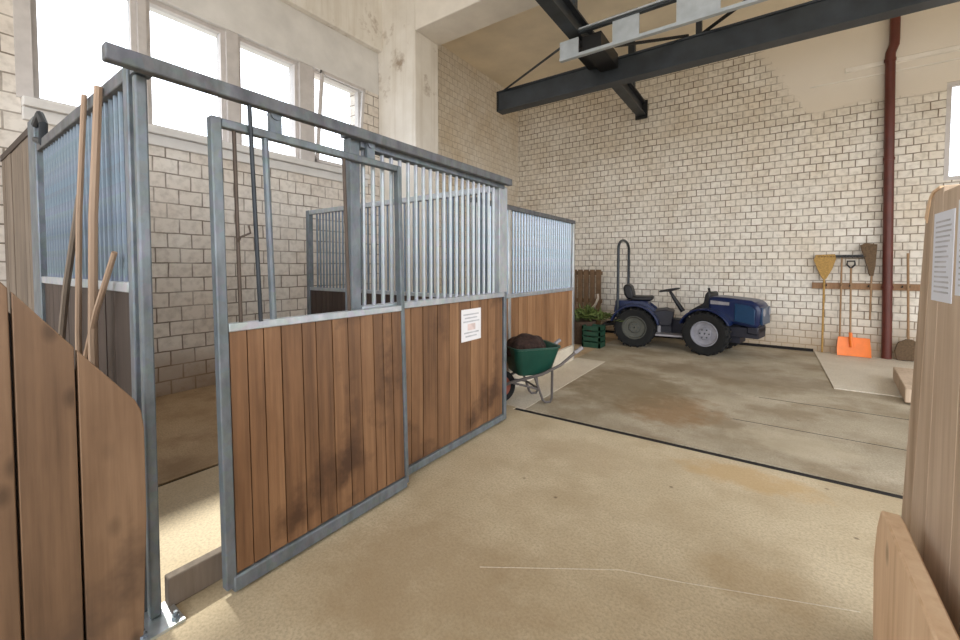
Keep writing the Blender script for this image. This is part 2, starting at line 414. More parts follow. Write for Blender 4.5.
# ------------------------------------------------------------------ stall joinery helpers
def boards(u0,u1,z0,z1,plane,thick,width,axis='y',jit=.25,top=None,gap=.006):
    """vertical planks in one mesh; axis = direction the row runs along; plane = coordinate across"""
    m=MB(); n=max(1,round((u1-u0)/width)); cuts=[u0]
    ws=[1+random.uniform(-jit,jit) for _ in range(n)]; s=sum(ws)
    for w in ws: cuts.append(cuts[-1]+(u1-u0)*w/s)
    for a,b in zip(cuts,cuts[1:]):
        d=random.uniform(-.003,.003)
        if axis=='y': m.box(plane-thick/2+d,plane+thick/2+d,a+gap/2,b-gap/2,z0,z1)
        else: m.box(a+gap/2,b-gap/2,plane-thick/2+d,plane+thick/2+d,z0,z1)
    return m
BAR={}
def bar_mesh(r,h,mat,key):
    if key not in BAR:
        o=MB().tube([(0,0,0),(0,0,h)],r,8).build('bar',mat); BAR[key]=o
    return BAR[key]
def put_bars(parent,off,key,r,h,mat,pts,z):
    first=key not in BAR; src=bar_mesh(r,h,mat,key)
    for i,(x,y) in enumerate(pts):
        o = src if (first and i==0) else src.copy()
        if o is not src: COL.objects.link(o)
        o.parent=parent; o.location=(x-off[0],y-off[1],z-off[2])

# ---- front posts and overhead track
loc=(-2.12,.60,0)
p=empty('stall_post',loc,0,'tall galvanised steel post at the open doorway corner','post','stall posts')
MB().box(-2.125,-2.085,.573,.614,.012,2.27).build('upright',M['galv'],p,off=loc,bevel=.008)
MB().box(-2.16,-1.985,.50,.665,.001,.013).build('base_plate',M['galv_bright'],p,off=loc)
for x,y in ((-2.02,.53),(-2.02,.64)):
    m=MB(); m.tube([(x,y,.011),(x,y,.026)],.016,6); m.tube([(x,y,.02),(x,y,.042)],.008,8)
    m.build('bolt',M['galv_dark'],p,off=loc)
loc=(-2.0,1.9,2.28)
p=empty('sliding_track',loc,0,'long grey box rail running along the top of the stall doorway','rail')
MB().box(-2.035,-1.985,.462,3.37,2.256,2.318).build('rail',M['track'],p,off=loc,bevel=.006)
for y in (.60,1.60,3.28): MB().box(-2.13,-2.035,y-.03,y+.03,2.275,2.315).build('bracket',M['galv_dark'],p,off=loc)

# ---- fixed panel of the first stall
loc=(-2.09,2.5,0)
p=empty('stall_enclosure',loc,0,'fixed stall panel with white notice, brown boards and dense vertical bars','stall panel','stall fronts')
F=M['galv']
MB().box(-2.125,-2.055,1.585,1.655,.01,2.27).build('upright',F,p,off=loc,bevel=.006)
MB().box(-2.125,-2.055,3.25,3.395,1.25,2.25).build('end_plate',M['galv_pale'],p,off=loc,bevel=.005)
MB().box(-2.12,-2.057,3.345,3.392,.01,1.25).build('upright',F,p,off=loc,bevel=.006)
MB().box(-2.115,-2.045,1.655,3.33,2.225,2.285).build('upper_rail',M['galv_dark'],p,off=loc,bevel=.005)
MB().box(-2.12,-2.045,1.655,3.33,1.205,1.25).build('middle_rail',M['galv_pale'],p,off=loc,bevel=.005)
MB().box(-2.12,-2.045,1.655,3.33,.02,.075).build('lower_rail',F,p,off=loc,bevel=.005)
boards(1.657,3.328,.076,1.204,-2.085,.034,.14).build('boards',M['wood_stall'],p,off=loc)
put_bars(p,loc,'front',.0135,.98,M['galv_pale'],[(-2.085,1.70+.0785*i) for i in range(20)],1.25)

# ---- sliding door, standing open, hung a little out of plumb
loc=(-1.98,.815,.035)
p=empty('sliding_door',loc,0,'sliding stall door standing half open with only four bars left','door','stall fronts')
p.rotation_euler=(0,-R(1.5),0)
W=1.145; HT=2.13
MB().box(-.024,.024,0,.045,0,HT).build('stile',F,p,bevel=.006)
MB().box(-.024,.024,W-.032,W,0,HT).build('stile',F,p,bevel=.006)
MB().box(-.02,.02,.045,W-.032,HT-.04,HT).build('upper_rail',F,p,bevel=.006)
m=MB(); m.box(-.02,.026,.045,W-.032,1.165,1.203)
m.build('middle_rail',M['galv_pale'],p,bevel=.004)
MB().box(-.03,.03,.03,W-.02,-.022,.05).build('lower_rail',M['galv'],p,bevel=.008)
boards(.046,W-.033,.056,1.164,0,.03,.092).build('boards',M['wood_stall'],p)
def rod(name,a,b,r,mat): MB().tube([a,b],r,8).build(name,mat,p)
rod('bar',(0,.108,1.20),(0,.105,HT-.04),.009,M['rust_rod'])
rod('bar',(0,.262,1.20),(0,.248,HT-.04),.016,M['galv_dark'])
rod('bar',(0,.715,1.20),(0,.705,HT-.04),.010,M['rust_rod'])
rod('latch_rod',(.03,.185,1.20),(.03,.163,HT+.12),.010,M['steel_dark'])
m=MB(); m.tube([(0,.117,1.60),(.03,.15,1.62),(.035,.14,1.655)],.005,6); m.tube([(0,.117,1.60),(.02,.10,1.58)],.006,6)
m.build('wire_twist',M['rust_rod'],p)
for y in (.30,.90):
    m=MB(); m.box(-.012,.012,y-.03,y+.03,HT,HT+.085); m.tube([(-.02,y,HT+.09),(.02,y,HT+.09)],.028,14)
    m.build('roller_hanger',M['galv_dark'],p)
# ---- notice
loc=(-2.062,2.81,1.0)
p=empty('notice',loc,0,'white notice sheet fixed to the brown stall boards','notice')
MB().box(-2.064,-2.0595,2.675,2.955,.865,1.135).build('sheet',M['paper'],p,off=loc)
m=MB()
for k,(z,a,b) in enumerate(((1.09,2.70,2.92),(1.06,2.72,2.90),(1.03,2.70,2.93),(.935,2.71,2.92),(.905,2.73,2.89))): m.box(-2.0598,-2.0588,a,b,z-.006,z+.006)
m.build('printed_lines',M['ink'],p,off=loc)
m=MB(); m.box(-2.0598,-2.0588,2.76,2.87,.955,1.01); m.build('printed_picture',M['ink_red'],p,off=loc)

# ---- threshold
MBt=MB(); MBt.box(-2.16,-2.11,.646,1.583,0,.135)
tag(MBt.build('threshold_plank',M['wood_hall'],bevel=.006),'dark wooden threshold plank across the open stall doorway','plank')

# ---- partition between the near stalls (runs back from the doorway post)
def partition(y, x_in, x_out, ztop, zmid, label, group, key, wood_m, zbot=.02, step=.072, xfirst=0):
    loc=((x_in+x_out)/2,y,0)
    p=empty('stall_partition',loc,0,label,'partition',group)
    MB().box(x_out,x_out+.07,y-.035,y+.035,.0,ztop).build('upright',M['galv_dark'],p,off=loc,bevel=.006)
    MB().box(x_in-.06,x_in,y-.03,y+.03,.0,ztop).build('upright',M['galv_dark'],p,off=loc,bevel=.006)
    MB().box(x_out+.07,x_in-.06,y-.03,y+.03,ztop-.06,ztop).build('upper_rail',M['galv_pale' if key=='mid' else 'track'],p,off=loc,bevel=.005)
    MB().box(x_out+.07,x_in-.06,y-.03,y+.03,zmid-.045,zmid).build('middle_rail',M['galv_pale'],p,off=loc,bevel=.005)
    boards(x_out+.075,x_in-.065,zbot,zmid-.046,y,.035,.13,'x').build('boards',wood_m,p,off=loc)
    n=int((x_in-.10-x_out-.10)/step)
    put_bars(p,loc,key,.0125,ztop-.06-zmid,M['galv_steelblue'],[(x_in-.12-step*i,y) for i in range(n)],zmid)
    return p
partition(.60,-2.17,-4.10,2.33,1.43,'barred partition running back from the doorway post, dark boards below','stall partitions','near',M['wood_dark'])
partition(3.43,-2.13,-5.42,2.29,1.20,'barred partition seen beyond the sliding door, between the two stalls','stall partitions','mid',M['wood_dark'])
# boarded wall end, with steel pillar
loc=(-4.17,.60,0)
p=empty('stall_post',loc,0,'flat steel post with a small bracket on top, under the window corner','post','stall posts')
MB().box(-4.32,-4.105,.57,.63,.0,2.52).build('upright',M['galv_dark'],p,off=loc,bevel=.006)
m=MB(); m.tube([(-4.10,.58,2.46),(-3.95,.58,2.50),(-3.85,.58,2.42),(-3.88,.58,2.30),(-4.10,.58,2.36)],.022,8)
m.build('bracket',M['steel_dark'],p,off=loc)
loc=(-5.0,.60,0)
p=empty('board_screen',loc,0,'brown boarded screen between the steel post and the window wall','screen')
boards(-5.68,-4.34,.02,2.44,.60,.03,.16,'x').build('boards',M['wood_hall'],p,off=loc)
MB().box(-5.68,-4.34,.575,.625,2.44,2.49).build('cap_rail',M['wood_dark'],p,off=loc)
# wooden sticks leaning on the partition
def stick(a,b,r,label,mat='wood_lath'):
    d=Vector(b)-Vector(a); loc=a
    m=MB(); mid=[Vector(a)+d*t+Vector((.012*math.sin(7*t),.01*math.cos(5*t),0)) for t in (0,.25,.5,.75,1)]
    m.tube(mid,[r,r*1.1,r,r*.95,r*.85],8)
    o=m.build('wooden_stick',M[mat],off=loc); o.location=loc
    tag(o,label,'stick','wooden sticks by the partition')
stick((-2.86,.50,.0),(-2.74,.550,2.33),.013,'leftmost upright tan stick standing against the barred partition')
stick((-2.58,.50,.0),(-2.50,.550,2.31),.018,'thick upright tan stick against the bars, nearest the doorway post')
stick((-2.88,.46,.50),(-2.36,.555,1.56),.013,'tan stick slanting low across the partition boards')
stick((-3.30,.44,.0),(-2.90,.552,1.86),.016,'thin brown stick leaning left of the two upright tan ones','wood_hall')

# ---- second stall front, set back
loc=(-2.5,4.8,0)
p=empty('stall_enclosure',loc,0,'stall panel behind the wheelbarrow, honey boards under pale blue-grey bars','stall panel','stall fronts')
for a,b,c in ((3.50,3.56,0),(6.15,6.22,0),(4.18,4.24,.25)): MB().box(-2.57,-2.51,a,b,c,2.2).build('upright',M['galv_bright'],p,off=loc,bevel=.006)
MB().box(-2.575,-2.505,3.50,6.22,2.165,2.22).build('upper_rail',M['track'],p,off=loc,bevel=.005)
MB().box(-2.575,-2.505,3.56,6.15,1.115,1.165).build('middle_rail',M['galv_pale'],p,off=loc,bevel=.005)
boards(3.56,6.15,.25,1.114,-2.54,.034,.135).build('boards',M['wood_far'],p,off=loc)
put_bars(p,loc,'second',.0145,1.0,M['galv_sky_tint'],[(-2.54,3.60+.073*i) for i in range(35)],1.165)
m=MB(); m.box(-2.62,-2.49,3.57,6.14,0.004,.248); tag(m.build('kerb',M['floor_pale'],bevel=.012),'pale concrete kerb under the honey boards behind the wheelbarrow','kerb')

# ---- near wooden panel with sloped top (left foreground)
loc=(-2.03,0,0)
m=MB()
cut=[-1.0,-.86,-.71,-.57,-.42,-.28,-.12,.035,.212,.362,.555]
def zt(y): return 1.452+(.192-y)*1.45 if y<.50 else None
for a,b in zip(cut,cut[1:]):
    a+=.004; b-=.004
    if b>.5: poly=[(a,.012),(b-.02,.012),(b,.5),(b,.86),(b-.008,.93),(b-.025,.975),(b-.05,1.01),(a,zt(a))]
    else: poly=[(a,.012),(b,.012),(b,min(2.3,zt(b))),(a,min(2.3,zt(a)))]
    m.prism(poly,'x',-2.05,-2.012)
p=empty('plank_panel',loc,0,'knotty reddish plank panel with a sloping top beside the doorway post','panel')
m.build('boards',M['wood_near'],p,off=loc,bevel=.003)
m=MB(); m.prism([(-1.0,.02),(.535,.02),(.535,.90),(.48,.96),(-.39,2.22),(-1.0,2.22)],'x',-2.075,-2.0505); m.build('gap_blocking_sheet',M['wood_dark'],p,off=loc)  # dark sheet added to block light showing through the board gaps

# ---- right hand panel and kick board
loc=(.475,.8,0)
p=empty('board_gate',loc,0,'weathered grey-brown board gate with papers pinned on, right foreground','gate')
m=MB(); cuts=[2.29,2.19,1.98,1.74,1.52,1.30,1.05,.8,.55,.3,.05,-.25,-.5]
for i,(b,a) in enumerate(zip(cuts,cuts[1:])):
    a_=a+.0008; b_=b-.0008
    if i==0: poly=[(2.185,.03),(2.285,.03),(2.235,.55),(2.17,1.0),(2.105,1.45),(2.075,1.66),(2.055,1.70),(2.03,1.73),(2.0,1.745),(1.985,1.748),(2.075,.9)]
    elif i==1: poly=[(1.98,.03),(2.185,.03),(2.075,.9),(1.982,1.748),(1.90,1.752)]
    elif i==2: poly=[(1.743,.03),(1.9795,.03),(1.8995,1.735),(1.70,1.735)]
    elif i==3: poly=[(a_,.03),(1.7425,.03),(1.6995,1.735),(a_,1.735)]
    else: poly=[(a_,.03),(b_,.03),(b_,1.735),(a_,1.735)]
    m.prism(poly,'x',.45,.492)
m.build('boards',M['wood_grey'],p,off=loc,bevel=.003)
m=MB(); m.box(.493,.54,-.5,2.05,.30,.42); m.box(.493,.54,-.5,1.95,1.45,1.57); m.build('cross_rail',M['wood_tan'],p,off=loc)
m=MB(); m.prism([(2.048,1.648),(2.072,1.668),(2.054,1.704),(2.03,1.734),(2.0,1.750),(1.93,1.757),(1.925,1.748),(1.985,1.742),(2.018,1.722)],'x',.447,.497)
m.build('corner_edge',M['wood_tan'],p,off=loc)
m=MB(); m.prism([(2.0,.0),(2.035,.2),(2.06,.41),(2.02,.56),(1.972,.64),(1.90,.645),(1.2,.60),(.2,.56),(.2,0)],'x',.345,.395)
tag(m.build('kick_board',M['wood_tan'],bevel=.006),'raw tan board standing on the floor against the weathered gate','board')
def sheet(y0,y1,z0,z1,slant,label,lines):
    loc=(.449,(y0+y1)/2,(z0+z1)/2)
    p=empty('paper_sheet',loc,0,label,'paper','papers on the board gate')
    m=MB(); m.prism([(y0,z0),(y1,z0+slant),(y1-.004,z1),(y0-.004,z1-slant)],'x',.4475,.4497); m.build('sheet',M['paper_blue'],p,off=loc)
    m=MB(); n=lines
    for k in range(n):
        z=z1-.03-(z1-z0-.06)*k/(n-1); e=random.uniform(.015,.05)
        m.box(.4468,.4476,y0+e,y1-.025,z-.0028,z+.0028)
    m.build('printed_lines',M['ink'],p,off=loc)
sheet(1.793,1.972,1.388,1.670,.0,'A4 sheet of printed lines in a clear sleeve, left one on the board gate',15)
sheet(1.565,1.765,1.415,1.690,.0,'second printed sheet on the board gate, cut off by the picture edge',14)

# ---- step behind the gate
o=MB().obox((0,0,.09),(1.1,1.25,.16)).build('step_block',M['wood_grey'],bevel=.01)
o.location=(1.86,6.80,.012); o.rotation_euler=(0,0,R(-6)); tag(o,'low grey-brown step block on the floor beyond the right gate','step')

# ------------------------------------------------------------------ crane steelwork
def ibeam_x(m,x0,x1,y,z0,z1,w,t=.02):
    m.box(x0,x1,y-t/2,y+t/2,z0+t,z1-t); m.box(x0,x1,y-w/2,y+w/2,z0,z0+t); m.box(x0,x1,y-w/2,y+w/2,z1-t,z1)
def ibeam_y(m,x,y0,y1,z0,z1,w,t=.02):
    m.box(x-t/2,x+t/2,y0,y1,z0+t,z1-t); m.box(x-w/2,x+w/2,y0,y1,z0,z0+t); m.box(x-w/2,x+w/2,y0,y1,z1-t,z1)
loc=(-2.2,6.3,4.75)
m=MB(); ibeam_y(m,-2.21,.8,9.02,4.62,4.90,.17,.03)
p=empty('crane_runway',(-2.21,5,4.9),0,'dark steel runway beam crossing above the crane girder toward the brick wall','beam')
m.build('runway_beam',M['steel_dark'],p,off=(-2.21,5,4.9))
for y in (2.0,5.3): MB().box(-2.27,-2.15,y-.05,y+.05,4.90,6.6 if y<5 else 5.36).build('hanger',M['steel_dark'],p,off=(-2.21,5,4.9))
MB().box(-2.27,-2.15,8.2,8.3,4.90,5.78).build('hanger',M['steel_dark'],p,off=(-2.21,5,4.9))
m=MB(); m.box(-2.33,-2.09,9.0,9.04,4.56,4.93); m.build('end_stop',M['steel_black'],p,off=(-2.21,5,4.9))
loc=(-2.2,6.3,4.6)
p=empty('crane_girder',loc,0,'dark bridge crane girder with grey lattice beam spanning the hall','crane')
m=MB(); m.box(-3.975,4.5,6.22,6.245,4.25,4.565); m.box(-3.975,4.5,6.20,6.40,4.235,4.262); m.box(-3.975,4.5,6.20,6.40,4.553,4.58); m.box(-3.975,4.5,6.355,6.38,4.25,4.565)
m.build('girder',M['steel_dark'],p,off=loc)
m=MB(); m.box(-3.985,-3.96,6.20,6.40,4.235,4.58); m.build('end_plate',M['steel_black'],p,off=loc)
K=5.35/6.1; YT_=5.35
def kz(z): return 1.5+(z-1.5)*K
m=MB(); m.box(-2.12,-1.86,5.45,6.20,4.42,4.612); m.box(-2.36,-2.07,6.12,6.48,4.582,4.616); m.box(-2.30,-2.12,5.50,6.2,4.50,4.60)
m.build('carriage',M['steel_black'],p,off=loc)
for x in (-2.36,-2.06):
    for y in (6.10,6.44):
        m=MB(); m.tube([(x-.02,y,4.70),(x+.02,y,4.70)],.075,16); m.build('wheel',M['steel_black'],p,off=loc)
m=MB(); m.box(-2.73*K,4.5,YT_-.03,YT_+.03,kz(4.70),kz(4.745)); m.build('lower_chord',M['steel_light'],p,off=loc)
for z in (5.055,5.10):
    m=MB(); m.box(-2.42*K,4.5,YT_-.03,YT_+.03,kz(z-.012),kz(z+.012)); m.build('upper_chord',M['steel_dark'] if z<5.08 else M['steel_light'],p,off=loc)
for a,b in ((-2.73,-2.43),(-1.91,-1.54),(-1.06,-.55),(-.02,.5),(1.0,1.5)):
    MB().box(a*K,b*K,YT_-.02,YT_+.01,kz(4.75),kz(5.06 if a>-2.5 else 4.99)).build('web_plate',M['steel_light'],p,off=loc)
m=MB(); m.tube([(-3.86,6.22,4.57),(-2.42,5.40,kz(4.95))],.018,6); m.build('strut',M['steel_dark'],p,off=loc)
m=MB(); m.tube([(-1.9*K,5.42,kz(4.735)),(-.95,6.30,4.64)],.022,6); m.build('strut',M['steel_black'],p,off=loc)
m=MB(); m.tube([(-.80,6.30,4.60),(.15,5.40,kz(5.02))],.025,6); m.build('strut',M['steel_black'],p,off=loc)
m=MB(); m.box(-.85,-.78,6.26,6.34,4.58,4.85); m.build('bracket',M['steel_black'],p,off=loc)

# ---- downpipe
loc=(1.52,YF-.09,0)
p=empty('downpipe',loc,0,'oxblood red pipe running up the brick wall','pipe')
y=YF-.09
MB().tube([(1.60,y,.0),(1.525,y,4.80),(1.527,y,4.86),(1.565,y,4.98),(1.568,y,5.06),(1.565,y,5.52)],.062,16).build('tube',M['pipe'],p,off=loc)
MB().tube([(1.565,y,5.50),(1.565,y,5.55)],.085,16).build('collar',M['pipe'],p,off=loc)
for z in (1.16,3.2,4.75):
    m=MB(); m.tube([(1.60-.016*z,y,z-.02),(1.60-.016*z,y,z+.02)],.072,16); m.box(1.555,1.575,y,YF+.01,z-.015,z+.015); m.build('clip',M['pipe'],p,off=loc)

# ------------------------------------------------------------------ tool rack
YT=YF-.05
loc=(1.27,YT,1.15)
p=empty('tool_rack',loc,0,'brown plank rack fixed low on the brick wall, holding tools','rack')
MB().box(.645,2.2,YT,YF,1.11,1.215).build('plank',M['wood_rack'],p,off=loc,bevel=.004)
for x in (.83,1.02,1.13,1.36,1.75,1.83):
    MB().tube([(x,YT+.01,1.16),(x,YT-.05,1.165),(x,YT-.055,1.19)],.008,6).build('peg',M['steel_black'],p,off=loc)
yt=YT-.045
# broom head up
loc=(.80,yt,0)
p=empty('broom',loc,0,'upturned straw broom at the left end of the tool rack','broom','hanging tools')
MB().tube([(.80,yt,.02),(.80,yt,1.36)],.015,8).build('handle',M['straw'],p,off=loc)
m=MB(); m.prism([(.775,1.28),(.825,1.28),(.90,1.45),(.945,1.62),(.93,1.70),(.68,1.69),(.655,1.60),(.71,1.44)],'y',yt-.03,yt+.03); m.build('bristles',M['straw'],p,off=loc)
# rake head up
loc=(1.02,yt,0)
p=empty('rake',loc,0,'upturned rake with a long black crossbar above the orange shovel','rake','hanging tools')
MB().tube([(1.025,yt,.02),(1.02,yt,1.66)],.013,8).build('handle',M['handle'],p,off=loc)
m=MB(); m.box(.70,1.335,yt-.025,yt+.025,1.64,1.685)
for k in range(16): m.tube([(.72+.039*k,yt-.01,1.65),(.72+.039*k,yt-.055,1.66)],.006,5)
m.build('crossbar',M['steel_black'],p,off=loc)
# orange shovel
loc=(1.15,yt,0)
yo=yt-.05
p=empty('shovel',loc,0,'shovel with a wide orange blade standing against the wall','shovel','hanging tools')
MB().tube([(1.15,yo-.02,.20),(1.14,yt+.02,1.47)],.014,8).build('shaft',M['handle'],p,off=loc)
m=MB(); m.tube([(1.14,yt+.02,1.46),(1.09,yt+.02,1.52),(1.095,yt+.02,1.58),(1.185,yt+.02,1.58),(1.19,yt+.02,1.52),(1.14,yt+.02,1.46)],.013,8); m.build('grip',M['steel_black'],p,off=loc)
m=MB()
prof=[(-.21,.0),(-.14,.02),(0,.03),(.14,.02),(.21,.0)]
n=len(prof); A=[];B=[]
for zz,sy,sc_ in ((.02,-.05,1.0),(.15,-.01,1.),(.32,.03,.93)):
    A.append([m.bm.verts.new((1.19+px*sc_,yo-.05+sy+py,zz)) for px,py in prof]); B.append([m.bm.verts.new((1.19+px*sc_,yo-.035+sy+py,zz)) for px,py in prof])
for i in range(2):
    for k in range(n-1):
        m.bm.faces.new((A[i][k],A[i][k+1],A[i+1][k+1],A[i+1][k])); m.bm.faces.new((B[i][k],B[i+1][k],B[i+1][k+1],B[i][k+1]))
    for k in (0,n-1): m.bm.faces.new((A[i][k],A[i+1][k],B[i+1][k],B[i][k]))
for i in (0,2):
    for k in range(n-1): m.bm.faces.new((A[i][k],A[i][k+1],B[i][k+1],B[i][k]))
m.tube([(1.165,yo-.04,.16),(1.15,yo-.01,.40)],.024,8)
m.build('blade',M['orange'],p,off=loc)
# dark broom head up beside pipe
loc=(1.36,yt,0)
p=empty('broom',loc,0,'upturned dark bristled broom hanging beside the red pipe','broom','hanging tools')
MB().tube([(1.39,yt,.62),(1.39,yt,1.42)],.013,8).build('handle',M['handle'],p,off=loc)
m=MB(); m.prism([(1.365,1.34),(1.41,1.34),(1.43,1.50),(1.445,1.85),(1.30,1.87),(1.245,1.84),(1.30,1.62),(1.335,1.48)],'y',yt-.03,yt+.03); m.build('bristles',M['bristle_dark'],p,off=loc)
# dark shovel right of pipe
loc=(1.83,yt,0)
p=empty('shovel',loc,0,'dark metal shovel standing between the red pipe and the gate','shovel','hanging tools')
MB().tube([(1.835,yt-.03,.25),(1.80,yt,1.70)],.016,8).build('shaft',M['handle'],p,off=loc)
m=MB(); m.prism([(1.70,.02),(1.96,.02),(1.985,.16),(1.95,.30),(1.87,.355),(1.80,.355),(1.71,.30),(1.675,.16)],'y',yt-.075,yt-.045); m.build('blade',M['bristle_dark'],p,off=loc,bevel=.008)

# ------------------------------------------------------------------ tractor (x forward)
T=empty('tractor',(-2.06,8.28,0),R(8),'small blue articulated tractor parked along the brick wall','tractor')
def arc(cx,cz,r0,r1,a0,a1,n=14):
    o=[(cx+r1*math.cos(R(a0+(a1-a0)*k/n)),cz+r1*math.sin(R(a0+(a1-a0)*k/n))) for k in range(n+1)]
    i=[(cx+r0*math.cos(R(a1-(a1-a0)*k/n)),cz+r0*math.sin(R(a1-(a1-a0)*k/n))) for k in range(n+1)]
    return o+i
def tyre(parent,M4,y,side,rmat,rad=.36,w=.21):
    m=MB(); h=w/2
    prof=[(rad*.60,-h*.80),(rad*.80,-h),(rad*.93,-h*.95),(rad*.985,-h*.7),(rad*.985,h*.7),(rad*.93,h*.95),(rad*.80,h),(rad*.60,h*.80)]
    m.lathe(prof,(0,0,0),'y',36)
    for k in range(18):                                                    # chevron lugs
        for s in (-1,1):
            a=2*math.pi*(k+(.5 if s>0 else 0))/18
            c,d=math.cos(a),math.sin(a)
            m.obox((c*rad*.985,s*h*.48,d*rad*.985),(.035,h*.95,.035),(0,-a,0))
    o=m.build('wheel',M['rubber'],parent); o.matrix_local=M4@Matrix.Translation((0,y,rad))
    r=MB(); s=side
    r.lathe([(rad*.63,-h*.72),(rad*.63,h*.72),(rad*.56,h*.78),(rad*.50,h*.35*1),(rad*.30,h*.28),(rad*.26,h*.5),(.015,h*.5),(.015,-h*.5),(rad*.26,-h*.5),(rad*.30,-h*.28),(rad*.50,-h*.35),(rad*.56,-h*.78)],(0,0,0),'y',32)
    r.build('rim',M[rmat],o)
    for k in range(6):
        a=2*math.pi*k/6; MB().tube([(rad*.2*math.cos(a),side*h*.42,rad*.2*math.sin(a)),(rad*.2*math.cos(a),side*h*.62,rad*.2*math.sin(a))],.012,6).build('wheel_nut',M['steel_dark'],o)
I4=Matrix.Identity(4)
FR=Matrix.Translation((.63,0,0))@Matrix.Rotation(R(-20),4,'Z')
for s in (-1,1):
    tyre(T,I4,s*.39,s,'rim_shaded'); tyre(T,FR@Matrix.Translation((.70,0,0)),s*.39,s,'rim')
def tp(name,m,mat,M4=I4,bevel=.008):
    o=m.build(name,mat,T,bevel=bevel); o.matrix_local=M4; return o
m=MB(); m.box(-.30,.62,-.20,.20,.24,.50); m.box(-.1,.62,-.14,.14,.20,.30); m.tube([(0,-.32,.36),(0,.32,.36)],.07,12)
tp('chassis',m,M['chassis'])
m=MB(); m.box(-.05,1.15,-.16,.16,.22,.52); m.tube([(.7,-.32,.36),(.7,.32,.36)],.07,12); m.box(.9,1.42,-.22,.22,.33,.50)
tp('engine_block',m,M['chassis'],FR)
for s in (-1,1):                                                            # rear fenders
    m=MB(); m.prism(arc(0,.36,.40,.435,12,165),'y',s*.39-.15,s*.39+.15)
    m.prism([(-.40,.60),(-.36,.84),(.16,.84),(.34,.70),(.42,.50),(.30,.55),(.1,.70),(-.25,.72)],'y',s*.20,s*.245)
    tp('fender',m,M['tractor_blue'])
    m=MB(); m.prism(arc(.70,.36,.40,.425,25,160),'y',s*.39-.12,s*.39+.12)
    tp('fender',m,M['tractor_blue'],FR)
m=MB(); m.box(-.38,.22,-.24,.24,.50,.84); tp('seat_housing',m,M['tractor_blue'],bevel=.03)
m=MB(); m.prism([(-.10,.84),(.26,.84),(.30,.88),(.28,.93),(-.08,.92)],'y',-.2,.2); tp('seat',m,M['tractor_dark'],bevel=.03)
m=MB(); m.prism([(-.16,.86),(-.04,.86),(-.06,1.0),(-.09,1.10),(-.14,1.15),(-.21,1.15),(-.24,1.08),(-.22,.95)],'y',-.21,.21); tp('backrest',m,M['tractor_dark'],bevel=.04)
# roll bar
ry=.42; pts=[(-.30,-ry,.55)]+[(-.26-.04*math.cos(R(a)),-ry*math.cos(R(a)),1.84+.16*math.sin(R(a))) for a in range(0,181,15)]+[(-.22,ry,.55)]
m=MB(); m.tube(pts,.026,10); tp('roll_bar',m,M['steel_dark'],bevel=0)
# foot plates
for s in (-1,1):
    m=MB(); m.box(.36,.80,s*.36-.13,s*.36+.13,.24,.275); m.box(.38,.44,s*.22-.03,s*.22+.03,.24,.40); tp('footplate',m,M['step'])
m=MB(); m.prism([(.25,.40),(.62,.40),(.66,.66),(.52,.70),(.30,.66)],'y',-.28,.28); tp('floor_tunnel',m,M['chassis'],bevel=.02)
# steering column and wheel
m=MB(); m.tube([(.80,0,.66),(.66,0,.88),(.58,0,1.02)],[.045,.035,.025],10); tp('steering_column',m,M['tractor_dark'],bevel=0)
m=MB(); c=Vector((.565,0,1.05)); ux=Vector((.95,0,.18)).normalized(); uy=Vector((0,1,0))
m.tube([c+(ux*math.cos(R(a))+uy*math.sin(R(a)))*.17 for a in range(0,360,15)],.016,8,closed=True)
for a in (0,120,240): m.tube([c+Vector((.01,0,-.025)),c+(ux*math.cos(R(a))+uy*math.sin(R(a)))*.165],.012,6)
tp('steering_wheel',m,M['tractor_dark'],bevel=0)
# front body (articulated half)
m=MB(); m.prism([(.40,.50),(.72,.50),(.72,.92),(.70,1.04),(.66,1.06),(.62,1.0),(.60,.86),(.36,.70)],'y',-.22,.22); tp('dashboard',m,M['tractor_dark'],FR,.02)
m=MB(); m.tube([(.68,-.16,1.03),(.67,-.18,1.12)],.02,8); tp('control_lever',m,M['tractor_dark'],FR,0)
m=MB(); m.prism([(.70,.62),(1.05,.55),(1.40,.50),(1.44,.56),(1.46,.80),(1.42,.90),(1.32,.945),(1.0,.975),(.70,.985)],'y',-.30,.30); tp('hood',m,M['tractor_blue'],FR,.05)
for s in (-1,1):
    m=MB(); m.prism([(1.10,.60),(1.38,.56),(1.39,.80),(1.32,.86),(1.10,.89)],'y',s*.300-.012,s*.300+.012); tp('side_panel',m,M['tractor_teal'],FR)
    m=MB(); m.prism([(.74,.86),(1.02,.85),(1.02,.90),(.74,.92)],'y',s*.300-.010,s*.300+.010); tp('hood_stripe',m,M['step'],FR,0)
m=MB(); m.box(1.44,1.475,-.24,.24,.56,.84); tp('grille',m,M['tractor_teal'],FR,.01)
for s in (-1,1):
    m=MB(); m.tube([(1.46,s*.17,.76),(1.485,s*.17,.76)],.06,16); tp('headlight',m,M['rim'],FR,0)
m=MB(); m.box(1.26,1.42,-.24,.24,.40,.52); tp('bumper',m,M['chassis'],FR,.02)
m=MB(); m.tube([(-.28,-.16,.4),(-.62,-.24,.34)],.025,8); m.tube([(-.28,.16,.4),(-.62,.24,.34)],.025,8); m.tube([(-.62,-.3,.34),(-.62,.3,.34)],.02,8); tp('hitch',m,M['steel_black'],bevel=0)

